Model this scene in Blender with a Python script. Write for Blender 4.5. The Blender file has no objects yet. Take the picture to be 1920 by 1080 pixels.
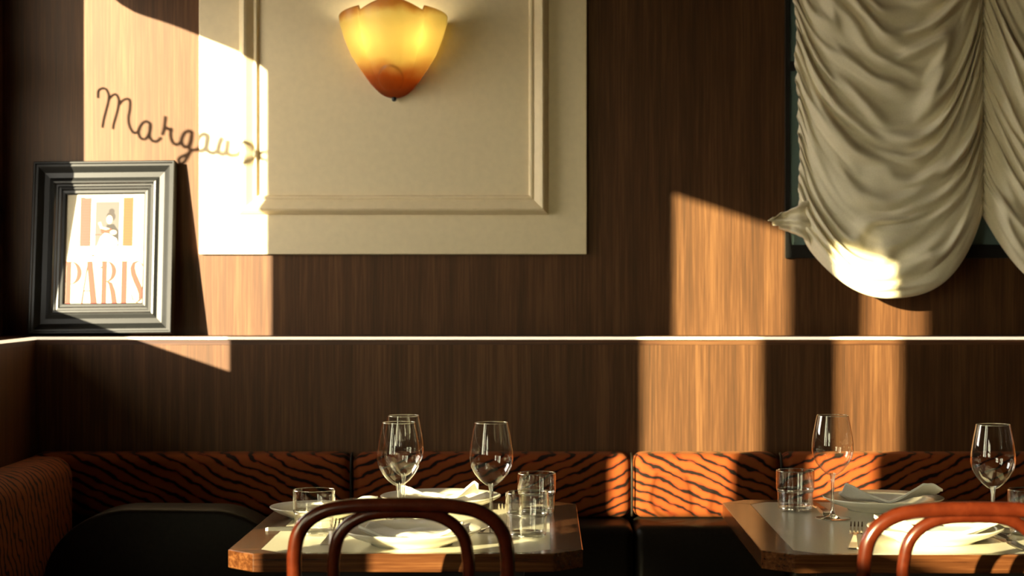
import bpy, bmesh, math, random
from mathutils import Vector, Matrix, noise

random.seed(7)
SC = bpy.context.scene
COL = SC.collection
PI = math.pi

# ------------------------------------------------------------------ camera
cam_d = bpy.data.cameras.new('camera')
cam = bpy.data.objects.new('camera', cam_d)
COL.objects.link(cam)
cam.location = (0, 0, 1.2)
cam.rotation_euler = (PI / 2, 0, 0)
cam_d.sensor_width = 36.0
cam_d.lens = 64.56
cam_d.shift_x = -60 / 1920
cam_d.shift_y = -10 / 1920
cam_d.clip_start = 0.05
cam_d.dof.use_dof = True
cam_d.dof.focus_distance = 3.5
cam_d.dof.aperture_fstop = 4.5
SC.camera = cam

# ------------------------------------------------------------------ sky, sun, exposure
world = bpy.data.worlds.new('sky')
SC.world = world
world.use_nodes = True
bgn = world.node_tree.nodes['Background']
bgn.inputs['Color'].default_value = (1.0, 0.93, 0.80, 1)
bgn.inputs['Strength'].default_value = 12.5

sun_d = bpy.data.lights.new('sun', 'SUN')
sun = bpy.data.objects.new('sun', sun_d)
COL.objects.link(sun)
sun.location = (-6, -4, 5)
sun.rotation_euler = Vector((0.755, 1.0, -0.257)).to_track_quat('-Z', 'Y').to_euler()
sun_d.energy = 35.0
sun_d.color = (1.0, 0.87, 0.60)
sun_d.angle = math.radians(0.53)

SC.view_settings.view_transform = 'Standard'
SC.view_settings.look = 'None'
SC.view_settings.gamma = 1.0
SC.view_settings.use_curve_mapping = False
SC.view_settings.exposure = 0.0
SC.cycles.use_denoising = True
SC.cycles.max_bounces = 12
SC.cycles.transparent_max_bounces = 24

# ------------------------------------------------------------------ materials
def mat(name):
    m = bpy.data.materials.new(name)
    m.use_nodes = True
    nt = m.node_tree
    return m, nt, nt.nodes['Principled BSDF']

def N(nt, kind, **kw):
    n = nt.nodes.new(kind)
    for k, v in kw.items():
        if k in n.inputs:
            n.inputs[k].default_value = v
        else:
            setattr(n, k, v)
    return n

def ramp(nt, fac, stops, interp='LINEAR'):
    r = nt.nodes.new('ShaderNodeValToRGB')
    r.color_ramp.interpolation = interp
    e = r.color_ramp.elements
    while len(e) < len(stops):
        e.new(0.5)
    for i, (p, c) in enumerate(stops):
        e[i].position = p
        e[i].color = (*c, 1) if len(c) == 3 else c
    nt.links.new(fac, r.inputs[0])
    return r

def plain(name, col, rough=0.5, spec=0.5, metal=0.0, var=0.0, scale=30.0, bump=0.0):
    m, nt, b = mat(name)
    b.inputs['Base Color'].default_value = (*col, 1)
    b.inputs['Roughness'].default_value = rough
    b.inputs['Specular IOR Level'].default_value = spec
    b.inputs['Metallic'].default_value = metal
    if var or bump:
        tc = N(nt, 'ShaderNodeTexCoord')
        nz = N(nt, 'ShaderNodeTexNoise', Scale=scale, Detail=4.0)
        nt.links.new(tc.outputs['Object'], nz.inputs['Vector'])
        if var:
            lo = tuple(max(0, c * (1 - var)) for c in col)
            hi = tuple(min(1, c * (1 + var)) for c in col)
            r = ramp(nt, nz.outputs['Fac'], [(0.3, lo), (0.7, hi)])
            nt.links.new(r.outputs[0], b.inputs['Base Color'])
        if bump:
            bp = N(nt, 'ShaderNodeBump', Strength=bump, Distance=0.002)
            nt.links.new(nz.outputs['Fac'], bp.inputs['Height'])
            nt.links.new(bp.outputs[0], b.inputs['Normal'])
    return m

def wood(name, cols, scale, rough=0.42, spec=0.5, fine=6.0, coat=0.0):
    """grain runs along the axis with the smallest scale"""
    m, nt, b = mat(name)
    tc = N(nt, 'ShaderNodeTexCoord')
    mp = N(nt, 'ShaderNodeMapping')
    mp.inputs['Scale'].default_value = scale
    nt.links.new(tc.outputs['Object'], mp.inputs[0])
    n1 = N(nt, 'ShaderNodeTexNoise', Scale=1.0, Detail=3.0, Roughness=0.6)
    nt.links.new(mp.outputs[0], n1.inputs['Vector'])
    n2 = N(nt, 'ShaderNodeTexNoise', Scale=fine, Detail=3.0, Roughness=0.65)
    nt.links.new(mp.outputs[0], n2.inputs['Vector'])
    mx = N(nt, 'ShaderNodeMath', operation='MULTIPLY_ADD')
    nt.links.new(n2.outputs['Fac'], mx.inputs[0])
    mx.inputs[1].default_value = 0.55
    ad = N(nt, 'ShaderNodeMath', operation='MULTIPLY')
    nt.links.new(n1.outputs['Fac'], ad.inputs[0])
    ad.inputs[1].default_value = 0.45
    nt.links.new(ad.outputs[0], mx.inputs[2])
    r = ramp(nt, mx.outputs[0], [(0.34, cols[0]), (0.5, cols[1]), (0.66, cols[2])])
    nt.links.new(r.outputs[0], b.inputs['Base Color'])
    b.inputs['Roughness'].default_value = rough
    b.inputs['Specular IOR Level'].default_value = spec
    if coat:
        b.inputs['Coat Weight'].default_value = coat
        b.inputs['Coat Roughness'].default_value = 0.12
    return m

def tiger(name, rot, stretch, dist=5.0):
    """orange velvet with dark broken tiger stripes"""
    m, nt, b = mat(name)
    tc = N(nt, 'ShaderNodeTexCoord')
    mp = N(nt, 'ShaderNodeMapping')
    mp.inputs['Rotation'].default_value = rot
    mp.inputs['Scale'].default_value = stretch
    nt.links.new(tc.outputs['Object'], mp.inputs[0])
    wv = N(nt, 'ShaderNodeTexWave', Scale=15.0, Distortion=dist, Detail=2.5)
    wv.inputs['Detail Scale'].default_value = 1.1
    wv.inputs['Detail Roughness'].default_value = 0.6
    wv.bands_direction = 'Z'
    nt.links.new(mp.outputs[0], wv.inputs['Vector'])
    nz = N(nt, 'ShaderNodeTexNoise', Scale=26.0, Detail=2.0)
    nt.links.new(tc.outputs['Object'], nz.inputs['Vector'])
    ad = N(nt, 'ShaderNodeMath', operation='MULTIPLY_ADD')
    nt.links.new(nz.outputs['Fac'], ad.inputs[0])
    ad.inputs[1].default_value = 0.75
    nt.links.new(wv.outputs['Fac'], ad.inputs[2])
    r = ramp(nt, ad.outputs[0], [(0.47, (0.006, 0.002, 0.001)), (0.56, (0.155, 0.021, 0.004)), (1.0, (0.19, 0.043, 0.0075))])
    nt.links.new(r.outputs[0], b.inputs['Base Color'])
    b.inputs['Roughness'].default_value = 0.85
    b.inputs['Specular IOR Level'].default_value = 0.2
    b.inputs['Sheen Weight'].default_value = 0.04
    b.inputs['Sheen Tint'].default_value = (1.0, 0.5, 0.2, 1)
    return m

def thin_glass(name, tint=(0.98, 0.99, 0.98), edge=0.85, base=0.04, power=4.0):
    m = bpy.data.materials.new(name)
    m.use_nodes = True
    nt = m.node_tree
    nt.nodes.remove(nt.nodes['Principled BSDF'])
    out = nt.nodes['Material Output']
    lw = N(nt, 'ShaderNodeLayerWeight', Blend=0.5)
    pw = N(nt, 'ShaderNodeMath', operation='POWER')
    nt.links.new(lw.outputs['Facing'], pw.inputs[0])
    pw.inputs[1].default_value = power
    ma = N(nt, 'ShaderNodeMath', operation='MULTIPLY_ADD')
    nt.links.new(pw.outputs[0], ma.inputs[0])
    ma.inputs[1].default_value = edge
    ma.inputs[2].default_value = base
    tr = N(nt, 'ShaderNodeBsdfTransparent')
    tr.inputs[0].default_value = (*tint, 1)
    gl = N(nt, 'ShaderNodeBsdfGlossy', Roughness=0.0)
    gl.inputs[0].default_value = (1, 1, 1, 1)
    mx = N(nt, 'ShaderNodeMixShader')
    nt.links.new(ma.outputs[0], mx.inputs[0])
    nt.links.new(tr.outputs[0], mx.inputs[1])
    nt.links.new(gl.outputs[0], mx.inputs[2])
    nt.links.new(mx.outputs[0], out.inputs['Surface'])
    return m

def glow(name, col, strength):
    m, nt, b = mat(name)
    b.inputs['Base Color'].default_value = (*col, 1)
    b.inputs['Emission Color'].default_value = (*col, 1)
    b.inputs['Emission Strength'].default_value = strength
    return m

M = {}
WALLC = ((0.024, 0.0068, 0.0020), (0.060, 0.0200, 0.0064), (0.120, 0.050, 0.019))
M['wall_wood'] = wood('walnut_veneer', WALLC, (38, 38, 0.9), rough=0.47, spec=0.62)
M['wall_wood'].node_tree.nodes['Principled BSDF'].inputs['Specular Tint'].default_value = (1.0, 0.80, 0.62, 1)
M['ledge_wood'] = wood('ledge_wood', WALLC, (0.9, 38, 38), rough=0.4)
M['cream'] = plain('cream_paint', (0.80, 0.67, 0.44), 0.55, 0.35, var=0.03, scale=60, bump=0.05)
M['ceiling'] = plain('ceiling_paint', (0.20, 0.14, 0.09), 0.8, 0.2, var=0.03)
M['floor'] = wood('floor_wood', ((0.03, 0.014, 0.008), (0.06, 0.028, 0.014), (0.09, 0.045, 0.022)), (14, 1.0, 14), rough=0.4)
M['pave'] = plain('pavement_concrete', (0.30, 0.27, 0.23), 0.9, 0.2, var=0.15, scale=4)
M['led'] = glow('light_strip_glow', (1.0, 0.85, 0.60), 1.0)
M['black'] = plain('black_frame_paint', (0.012, 0.012, 0.013), 0.35, 0.5)
M['frame'] = plain('charcoal_frame_paint', (0.008, 0.0085, 0.008), 0.40, 0.5, var=0.15, scale=90)
M['teal'] = plain('teal_obscured_glass', (0.17, 0.25, 0.25), 0.25, 0.5, var=0.06, scale=8)
M['pane'] = thin_glass('window_glass', (0.97, 0.97, 0.96), 0.7, 0.05)
M['pane_amber'] = thin_glass('warm_window_glass', (0.90, 0.90, 0.68), 0.7, 0.05)
M['glass'] = thin_glass('clear_glass', (0.985, 0.985, 0.98), 0.92, 0.055, 2.6)
M['glass_rim'] = thin_glass('clear_glass_edge', (0.90, 0.92, 0.91), 0.70, 0.32, 1.5)
M['poster_glass'] = thin_glass('picture_glass', (0.97, 0.97, 0.96), 0.5, 0.03)
M['ink'] = plain('dark_sign_paint', (0.02, 0.012, 0.01), 0.6)
M['tiger_right'] = tiger('tiger_velvet_falling', (0.0, math.radians(30), 0.0), (0.8, 1.0, 1.0))
M['tiger_left'] = tiger('tiger_velvet_rising', (0.0, math.radians(-30), 0.0), (0.8, 1.0, 1.0))
M['tiger_side'] = tiger('tiger_velvet_upright', (math.radians(62), 0.0, 0.0), (0.8, 0.8, 0.8), 8.0)
M['leather'] = plain('dark_leather', (0.010, 0.0065, 0.0034), 0.5, 0.22, var=0.25, scale=120, bump=0.15)
M['china'] = plain('ivory_china', (0.78, 0.74, 0.64), 0.12, 0.5)
M['linen'] = plain('white_linen', (0.80, 0.78, 0.74), 0.9, 0.15, var=0.03, scale=200, bump=0.1)
M['steel'] = plain('polished_steel', (0.62, 0.58, 0.53), 0.18, 0.5, metal=1.0)
M['chrome'] = plain('chrome', (0.75, 0.72, 0.68), 0.08, 0.5, metal=1.0)
M['laminate'] = plain('ivory_laminate', (0.62, 0.58, 0.47), 0.24, 0.5, var=0.03, scale=300)
M['table_wood'] = wood('table_walnut', ((0.032, 0.009, 0.003), (0.075, 0.025, 0.0085), (0.14, 0.057, 0.021)), (2.0, 60, 60), rough=0.22, spec=0.5, fine=3.0, coat=0.5)
M['table_wood_side'] = wood('table_walnut_lengthwise', ((0.032, 0.009, 0.003), (0.075, 0.025, 0.0085), (0.14, 0.057, 0.021)), (60, 2.0, 60), rough=0.22, spec=0.5, fine=3.0, coat=0.5)
M['bentwood'] = wood('bentwood_stain', ((0.038, 0.0052, 0.0016), (0.055, 0.0082, 0.0024), (0.075, 0.0125, 0.004)), (9, 9, 9), rough=0.24, spec=0.4, coat=0.25)
M['iron'] = plain('black_iron', (0.02, 0.02, 0.02), 0.5, 0.5)
M['finial'] = plain('dark_finial', (0.02, 0.025, 0.03), 0.3, 0.5)
# poster inks
for nm, c in {'p_wall': (0.80, 0.72, 0.52), 'p_red': (0.36, 0.034, 0.016), 'p_shutter': (0.40, 0.048, 0.034), 'p_orange': (0.46, 0.058, 0.009),
              'p_white': (0.86, 0.82, 0.72), 'p_trim': (0.80, 0.58, 0.30), 'p_dark': (0.09, 0.08, 0.075), 'p_black': (0.015, 0.012, 0.012), 'p_skin': (0.75, 0.50, 0.32),
              'p_hair': (0.03, 0.022, 0.02)}.items():
    M[nm] = plain('poster_' + nm[2:], c, 0.5, 0.3)

# curtain cloth
def cloth():
    m, nt, b = mat('ivory_curtain_cloth')
    tc = N(nt, 'ShaderNodeTexCoord')
    nz = N(nt, 'ShaderNodeTexNoise', Scale=400.0, Detail=2.0)
    nt.links.new(tc.outputs['Object'], nz.inputs['Vector'])
    r = ramp(nt, nz.outputs['Fac'], [(0.3, (0.82, 0.74, 0.56)), (0.7, (0.92, 0.84, 0.66))])
    nt.links.new(r.outputs[0], b.inputs['Base Color'])
    b.inputs['Roughness'].default_value = 0.7
    b.inputs['Specular IOR Level'].default_value = 0.25
    b.inputs['Sheen Weight'].default_value = 0.15
    tl = N(nt, 'ShaderNodeBsdfTranslucent')
    tl.inputs[0].default_value = (0.62, 0.42, 0.22, 1)
    mx = N(nt, 'ShaderNodeMixShader')
    mx.inputs[0].default_value = 0.09
    nt.links.new(b.outputs[0], mx.inputs[1])
    nt.links.new(tl.outputs[0], mx.inputs[2])
    nt.links.new(mx.outputs[0], nt.nodes['Material Output'].inputs['Surface'])
    return m
M['cloth'] = cloth()

# amber lamp glass: burnt amber foot, painted darker for its weaker light; pale yellow above
def lamp_glass():
    m = bpy.data.materials.new('amber_lamp_glass')
    m.use_nodes = True
    nt = m.node_tree
    b = nt.nodes['Principled BSDF']
    tc = N(nt, 'ShaderNodeTexCoord')
    sp = N(nt, 'ShaderNodeSeparateXYZ')
    nt.links.new(tc.outputs['Object'], sp.inputs[0])
    nz = N(nt, 'ShaderNodeTexNoise', Scale=14.0, Detail=3.0)
    nt.links.new(tc.outputs['Object'], nz.inputs['Vector'])
    ma = N(nt, 'ShaderNodeMath', operation='MULTIPLY_ADD')
    nt.links.new(nz.outputs['Fac'], ma.inputs[0])
    ma.inputs[1].default_value = 0.06
    nt.links.new(sp.outputs['Z'], ma.inputs[2])
    r = ramp(nt, ma.outputs[0], [(0.025, (0.24, 0.06, 0.014)), (0.075, (0.46, 0.17, 0.04)), (0.118, (0.64, 0.52, 0.23)), (0.215, (0.64, 0.55, 0.27)), (0.235, (0.50, 0.30, 0.11))])
    nt.links.new(r.outputs[0], b.inputs['Base Color'])
    b.inputs['Roughness'].default_value = 0.3
    tl = N(nt, 'ShaderNodeBsdfTranslucent')
    nt.links.new(r.outputs[0], tl.inputs[0])
    mx = N(nt, 'ShaderNodeMixShader')
    mx.inputs[0].default_value = 0.75
    nt.links.new(b.outputs[0], mx.inputs[1])
    nt.links.new(tl.outputs[0], mx.inputs[2])
    nt.links.new(mx.outputs[0], nt.nodes['Material Output'].inputs['Surface'])
    return m
M['lamp_glass'] = lamp_glass()
M['bulb'] = glow('lamp_bulb', (1.0, 0.88, 0.60), 20.0)

# ------------------------------------------------------------------ helpers
def link(name, verts, faces, m, parent=None, smooth=False, mats=None, fmats=None):
    me = bpy.data.meshes.new(name)
    me.from_pydata([tuple(v) for v in verts], [], faces)
    if mats:
        for k in mats:
            me.materials.append(k)
        if fmats:
            for p, i in zip(me.polygons, fmats):
                p.material_index = i
    elif m:
        me.materials.append(m)
    if smooth:
        for p in me.polygons:
            p.use_smooth = True
    me.update()
    o = bpy.data.objects.new(name, me)
    COL.objects.link(o)
    if parent:
        o.parent = parent
    return o

def from_bm(name, bm, m, parent=None, smooth=False):
    bmesh.ops.recalc_face_normals(bm, faces=bm.faces)
    me = bpy.data.meshes.new(name)
    bm.to_mesh(me)
    bm.free()
    me.materials.append(m)
    if smooth:
        for p in me.polygons:
            p.use_smooth = True
    o = bpy.data.objects.new(name, me)
    COL.objects.link(o)
    if parent:
        o.parent = parent
    return o

def box(name, lo, hi, m, parent=None, bevel=0.0, seg=2, smooth=False):
    bm = bmesh.new()
    bmesh.ops.create_cube(bm, size=1.0)
    s = [hi[i] - lo[i] for i in range(3)]
    c = [(hi[i] + lo[i]) / 2 for i in range(3)]
    for v in bm.verts:
        v.co = Vector((v.co.x * s[0] + c[0], v.co.y * s[1] + c[1], v.co.z * s[2] + c[2]))
    if bevel:
        bmesh.ops.bevel(bm, geom=list(bm.edges), offset=bevel, segments=seg, affect='EDGES', profile=0.5)
    return from_bm(name, bm, m, parent, smooth)

def boxes(name, lst, m, parent=None):
    vs, fs = [], []
    for lo, hi in lst:
        b = len(vs)
        for x in (lo[0], hi[0]):
            for y in (lo[1], hi[1]):
                for z in (lo[2], hi[2]):
                    vs.append((x, y, z))
        for f in ((0, 1, 3, 2), (4, 6, 7, 5), (0, 4, 5, 1), (2, 3, 7, 6), (0, 2, 6, 4), (1, 5, 7, 3)):
            fs.append(tuple(b + i for i in f))
    return link(name, vs, fs, m, parent)

def lathe(name, prof, m, parent=None, seg=48, smooth=True, loc=(0, 0, 0)):
    vs, fs = [], []
    n = len(prof)
    for i in range(seg):
        a = 2 * PI * i / seg
        for r, z in prof:
            vs.append((loc[0] + r * math.cos(a), loc[1] + r * math.sin(a), loc[2] + z))
    for i in range(seg):
        j = (i + 1) % seg
        for k in range(n - 1):
            fs.append((i * n + k, j * n + k, j * n + k + 1, i * n + k + 1))
    o = link(name, vs, fs, m, parent, smooth)
    bm = bmesh.new()
    bm.from_mesh(o.data)
    bmesh.ops.remove_doubles(bm, verts=bm.verts, dist=1e-6)
    bm.to_mesh(o.data)
    bm.free()
    return o

def catmull(pts, n=8, closed=False):
    P = [Vector(p) for p in pts]
    out = []
    L = len(P)
    for i in range(L if closed else L - 1):
        if closed:
            a, b, c, d = P[(i - 1) % L], P[i], P[(i + 1) % L], P[(i + 2) % L]
        else:
            a, b, c, d = P[max(i - 1, 0)], P[i], P[i + 1], P[min(i + 2, L - 1)]
        for k in range(n):
            t = k / n
            out.append(0.5 * ((2 * b) + (c - a) * t + (2 * a - 5 * b + 4 * c - d) * t * t + (3 * b - a - 3 * c + d) * t ** 3))
    if not closed:
        out.append(P[-1])
    return out

def tube(name, pts, rad, m, parent=None, seg=12, closed=False):
    """rad: number or list along pts"""
    n = len(pts)
    R = rad if isinstance(rad, (list, tuple)) else [rad] * n
    vs, fs = [], []
    up = Vector((0, 1, 0))
    for i in range(n):
        if closed:
            t = (pts[(i + 1) % n] - pts[i - 1]).normalized()
        else:
            t = (pts[min(i + 1, n - 1)] - pts[max(i - 1, 0)]).normalized()
        s = t.cross(up)
        if s.length < 1e-4:
            s = t.cross(Vector((1, 0, 0)))
        s.normalize()
        u = s.cross(t).normalized()
        for k in range(seg):
            a = 2 * PI * k / seg
            vs.append(pts[i] + (s * math.cos(a) + u * math.sin(a)) * R[i])
    for i in range(n if closed else n - 1):
        j = (i + 1) % n
        for k in range(seg):
            l = (k + 1) % seg
            fs.append((i * seg + k, i * seg + l, j * seg + l, j * seg + k))
    if not closed:
        fs.append(tuple(range(seg))[::-1])
        fs.append(tuple((n - 1) * seg + k for k in range(seg)))
    return link(name, vs, fs, m, parent, True)

def prism(name, poly, z0, z1, m, parent=None, bevel=0.0):
    """poly: list of (x, y), extruded in z"""
    bm = bmesh.new()
    b = [bm.verts.new((x, y, z0)) for x, y in poly]
    f = bm.faces.new(b)
    r = bmesh.ops.extrude_face_region(bm, geom=[f])
    for v in r['geom']:
        if isinstance(v, bmesh.types.BMVert):
            v.co.z = z1
    if bevel:
        bmesh.ops.bevel(bm, geom=list(bm.edges), offset=bevel, segments=2, affect='EDGES', profile=0.5)
    return from_bm(name, bm, m, parent)

def mitred(name, x0, x1, z0, z1, y, prof, m, parent):
    """four mitred lengths of moulding round a rectangle standing in the plane y; prof: (inset, depth towards -y)"""
    out = []
    corner = lambda t, d: [(x0 + t, y - d, z0 + t), (x1 - t, y - d, z0 + t), (x1 - t, y - d, z1 - t), (x0 + t, y - d, z1 - t)]
    C = [corner(t, d) for t, d in prof]
    n = len(prof)
    for s in range(4):
        vs, fs = [], []
        for c in C:
            vs += [c[s], c[(s + 1) % 4]]
        for k in range(n - 1):
            fs.append((2 * k, 2 * k + 1, 2 * k + 3, 2 * k + 2))
        fs.append(tuple(2 * k for k in range(n)))
        fs.append(tuple(2 * k + 1 for k in range(n))[::-1])
        out.append(link(name, vs, fs, m, parent))
    return out

def thing(name, label, cat, loc=(0, 0, 0), rot=(0, 0, 0), group=None):
    o = bpy.data.objects.new(name, None)
    o.empty_display_size = 0.05
    COL.objects.link(o)
    o.location = loc
    o.rotation_euler = rot
    o['label'] = label
    o['category'] = cat
    if group:
        o['group'] = group
    return o

def tag(o, label, cat, group=None):
    o['label'] = label
    o['category'] = cat
    if group:
        o['group'] = group
    return o

def struct(o):
    o['kind'] = 'structure'
    return o

def sroot(name, loc=(0, 0, 0)):
    o = bpy.data.objects.new(name, None)
    o.empty_display_size = 0.05
    COL.objects.link(o)
    o.location = loc
    o['kind'] = 'structure'
    return o

def dup(root, loc, label, rotz=None):
    r = root.copy()
    COL.objects.link(r)
    r.location = loc
    if rotz is not None:
        r.rotation_euler = (0, 0, rotz)
    r['label'] = label
    for ch in list(root.children):
        c = ch.copy()
        COL.objects.link(c)
        c.parent = r
        for g in list(ch.children):
            d = g.copy()
            COL.objects.link(d)
            d.parent = c
    return r

# ------------------------------------------------------------------ room shell
XW, YW = -1.315, 4.46          # inner faces of the left wall and of the back wall
YL, XL = 4.35, -1.205          # faces of the panelled lower walls
ZL = 1.0725                    # top of the ledge
struct(box('floor', (-1.35, -3.1, -0.06), (3.6, 4.6, 0.0), M['floor']))
struct(box('ceiling', (-1.35, -3.1, 2.8), (3.6, 4.6, 2.86), M['ceiling']))
wb = struct(box('wall_back', (-1.35, YW, 0.0), (3.6, YW + 0.1, 2.8), M['wall_wood']))
box('lower_panel', (XL, YL, 0.0), (3.5, YW, ZL - 0.0195), M['wall_wood'], wb)
struct(box('wall_right', (3.5, -3.0, 0.0), (3.6, YW, 2.8), M['wall_wood']))
struct(box('trim_3', (-30, -30, -0.3), (30, 30, -0.1), M['pave']))      # pavement outside

def wall_x(name, xa, xb, y0, y1, z0, z1, holes, m):
    """wall slab between two x planes with rectangular holes (ya, yb, za, zb), as one mesh of blocks"""
    holes = sorted(holes)
    lst = []
    cur = y0
    for ya, yb, za, zb in holes:
        lst.append(((xa, cur, z0), (xb, ya, z1)))
        lst.append(((xa, ya, z0), (xb, yb, za)))
        lst.append(((xa, ya, zb), (xb, yb, z1)))
        cur = yb
    lst.append(((xa, cur, z0), (xb, y1, z1)))
    return boxes(name, lst, m)

FR = 0.035
W1 = (3.566, 4.190, 1.186, 2.02)
W2 = (1.902, 2.290, 0.90, 1.977)
W3 = (1.466, 1.678, 0.90, 1.977)
W4 = (-0.75, 0.72, 0.90, 1.977)
hole = lambda w: (w[0] - FR, w[1] + FR, w[2] - FR, w[3] + FR)
wl = struct(wall_x('wall_left', XW - 0.03, XW, -3.0, YW, 0.0, 2.8, [hole(w) for w in (W1, W2, W3, W4)], M['wall_wood']))
box('lower_panel', (XW, 2.6, 0.0), (XL, YL, ZL - 0.0195), M['wall_wood'], wl)

def window_x(name, w, glass):
    r = sroot(name, (XW, (w[0] + w[1]) / 2, w[2]))
    oy, oz = (w[0] + w[1]) / 2, w[2]
    xa, xb = -0.022, -0.006
    a, b, c, d = w[0] - oy, w[1] - oy, w[2] - oz, w[3] - oz
    boxes('window_frame', [((xa, a - FR, c - FR), (xb, a, d + FR)), ((xa, b, c - FR), (xb, b + FR, d + FR)),
                           ((xa, a, c - FR), (xb, b, c)), ((xa, a, d), (xb, b, d + FR))], M['black'], r)
    link('pane', [(-0.014, a, c), (-0.014, b, c), (-0.014, b, d), (-0.014, a, d)], [(0, 1, 2, 3)], glass, r)
    return r
win1 = window_x('window_1', W1, M['pane'])
window_x('window_2', W2, M['pane_amber'])
window_x('window_3', W3, M['pane_amber'])
win4 = window_x('window_4', W4, M['pane_amber'])
boxes('rail', [((-0.022, -0.735, 0.42), (-0.006, 0.735, 0.50))], M['black'], win4)
# added awning, out of view, keeping skylight off the low parts of the room
aw = [(XW - 0.04, 2.92), (XW - 1.45, 2.53), (XW - 1.45, 2.49), (XW - 0.04, 2.86)]
vs = [(x, y, z) for y in (-2.2, 5.4) for x, z in aw]
struct(link('added_awning', vs, [(0, 1, 2, 3), (7, 6, 5, 4), (0, 4, 5, 1), (1, 5, 6, 2), (2, 6, 7, 3), (3, 7, 4, 0)], M['black']))
# scalloped valance along the head of the first window
vy = [4.20, 4.16, 4.10, 4.06, 4.02, 3.98, 3.94, 3.90, 3.86, 3.82, 3.78, 3.74, 3.70, 3.66, 3.62, 3.58]
vz = [2.03, 2.015, 1.99, 1.977, 1.970, 1.969, 1.970, 1.970, 1.969, 1.967, 1.964, 1.962, 1.960, 1.957, 1.950, 1.935]
vs, fs = [], []
for x in (XW - 0.012, XW - 0.008):
    for y, z in zip(vy, vz):
        vs += [(x, y, z), (x, y, 2.06)]
nv = len(vy) * 2
for k in range(len(vy) - 1):
    fs += [(2 * k, 2 * k + 2, 2 * k + 3, 2 * k + 1), (nv + 2 * k, nv + 2 * k + 1, nv + 2 * k + 3, nv + 2 * k + 2), (2 * k, nv + 2 * k, nv + 2 * k + 2, 2 * k + 2)]
va = link('valance', vs, fs, M['black'], None)
va.parent = win1
va.matrix_parent_inverse = Matrix.Translation(-Vector(win1.location))

# handwritten name painted on the first window, read from the street: it throws its shadow on the back wall
LETTERS = [
    [(4.139,1.731), (4.139,1.740), (4.138,1.748), (4.131,1.755), (4.121,1.759), (4.112,1.758), (4.106,1.750), (4.104,1.743), (4.107,1.727), (4.114,1.705), (4.121,1.682), (4.125,1.663)],
    [(4.105,1.736), (4.097,1.745), (4.089,1.752), (4.080,1.754), (4.074,1.748), (4.072,1.740), (4.075,1.722), (4.082,1.700), (4.089,1.680), (4.091,1.668)],
    [(4.070,1.733), (4.060,1.745), (4.048,1.752), (4.039,1.753), (4.036,1.746), (4.037,1.729), (4.041,1.710), (4.040,1.695), (4.034,1.683), (4.024,1.676), (4.014,1.680), (4.005,1.691)],
    [(3.971,1.712), (3.983,1.714), (3.993,1.709), (4.004,1.696), (4.009,1.683), (4.005,1.671), (3.995,1.668), (3.985,1.672), (3.977,1.683), (3.971,1.698), (3.971,1.712), (3.973,1.692), (3.973,1.679), (3.966,1.673), (3.956,1.672), (3.946,1.677), (3.937,1.686)],
    [(3.922,1.742), (3.924,1.725), (3.927,1.709), (3.932,1.695)],
    [(3.928,1.706), (3.919,1.715), (3.910,1.713), (3.903,1.716), (3.906,1.704), (3.903,1.691), (3.895,1.683), (3.885,1.683), (3.875,1.690), (3.870,1.698)],
    [(3.837,1.726), (3.847,1.726), (3.859,1.719), (3.868,1.706), (3.871,1.695), (3.866,1.686), (3.858,1.684), (3.847,1.691), (3.841,1.706), (3.837,1.726), (3.839,1.706), (3.845,1.687), (3.844,1.676), (3.854,1.658), (3.866,1.643), (3.876,1.640), (3.880,1.647), (3.871,1.657), (3.854,1.667), (3.837,1.681), (3.824,1.686), (3.810,1.693)],
    [(3.769,1.730), (3.781,1.731), (3.795,1.721), (3.805,1.707), (3.807,1.694), (3.798,1.686), (3.786,1.689), (3.774,1.702), (3.769,1.719), (3.769,1.730), (3.773,1.708), (3.771,1.695), (3.759,1.691), (3.749,1.693), (3.739,1.701)],
    [(3.724,1.736), (3.732,1.718), (3.735,1.703), (3.727,1.696), (3.717,1.699), (3.708,1.711), (3.704,1.735), (3.707,1.714), (3.705,1.702), (3.691,1.702), (3.674,1.708), (3.657,1.722)],
    [(3.651,1.724), (3.640,1.736), (3.627,1.744), (3.617,1.743), (3.610,1.731), (3.601,1.720), (3.589,1.717)],
    [(3.588,1.738), (3.600,1.730), (3.613,1.713), (3.623,1.698), (3.632,1.690)],
]
for st in LETTERS:
    p = catmull([(XW - 0.010, y, z) for y, z in st], 6)
    o = tube('lettering', p, [0.0027 + min(0.0020, 0.0054 * max(0, 4.08 - q.y)) + (0.0012 if 3.66 < q.y < 3.82 else 0) for q in p], M['ink'], win1, 8)
    o.matrix_parent_inverse = Matrix.Translation(-Vector(win1.location))

struct(box('wall_front', (-1.35, -3.1, 0.0), (3.6, -3.0, 2.8), M['wall_wood']))

# ledge with its light strip
t1 = sroot('trim_1', (XL, YL, ZL - 0.02))
box('ledge_board', (-0.11, 0.0, 0.0), (4.705, 0.11, 0.02), M['ledge_wood'], t1)
box('light_strip', (0.004, -0.008, 0.013), (4.705, 0.0, 0.0192), M['led'], t1)
t2 = sroot('trim_2', (XL, 2.6, ZL - 0.02))
box('ledge_board', (-0.11, 0.0, 0.0), (0.0, YL - 2.6, 0.02), M['ledge_wood'], t2)
box('light_strip', (0.0, 0.0, 0.013), (0.008, YL - 2.62, 0.0195), M['led'], t2)

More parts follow.
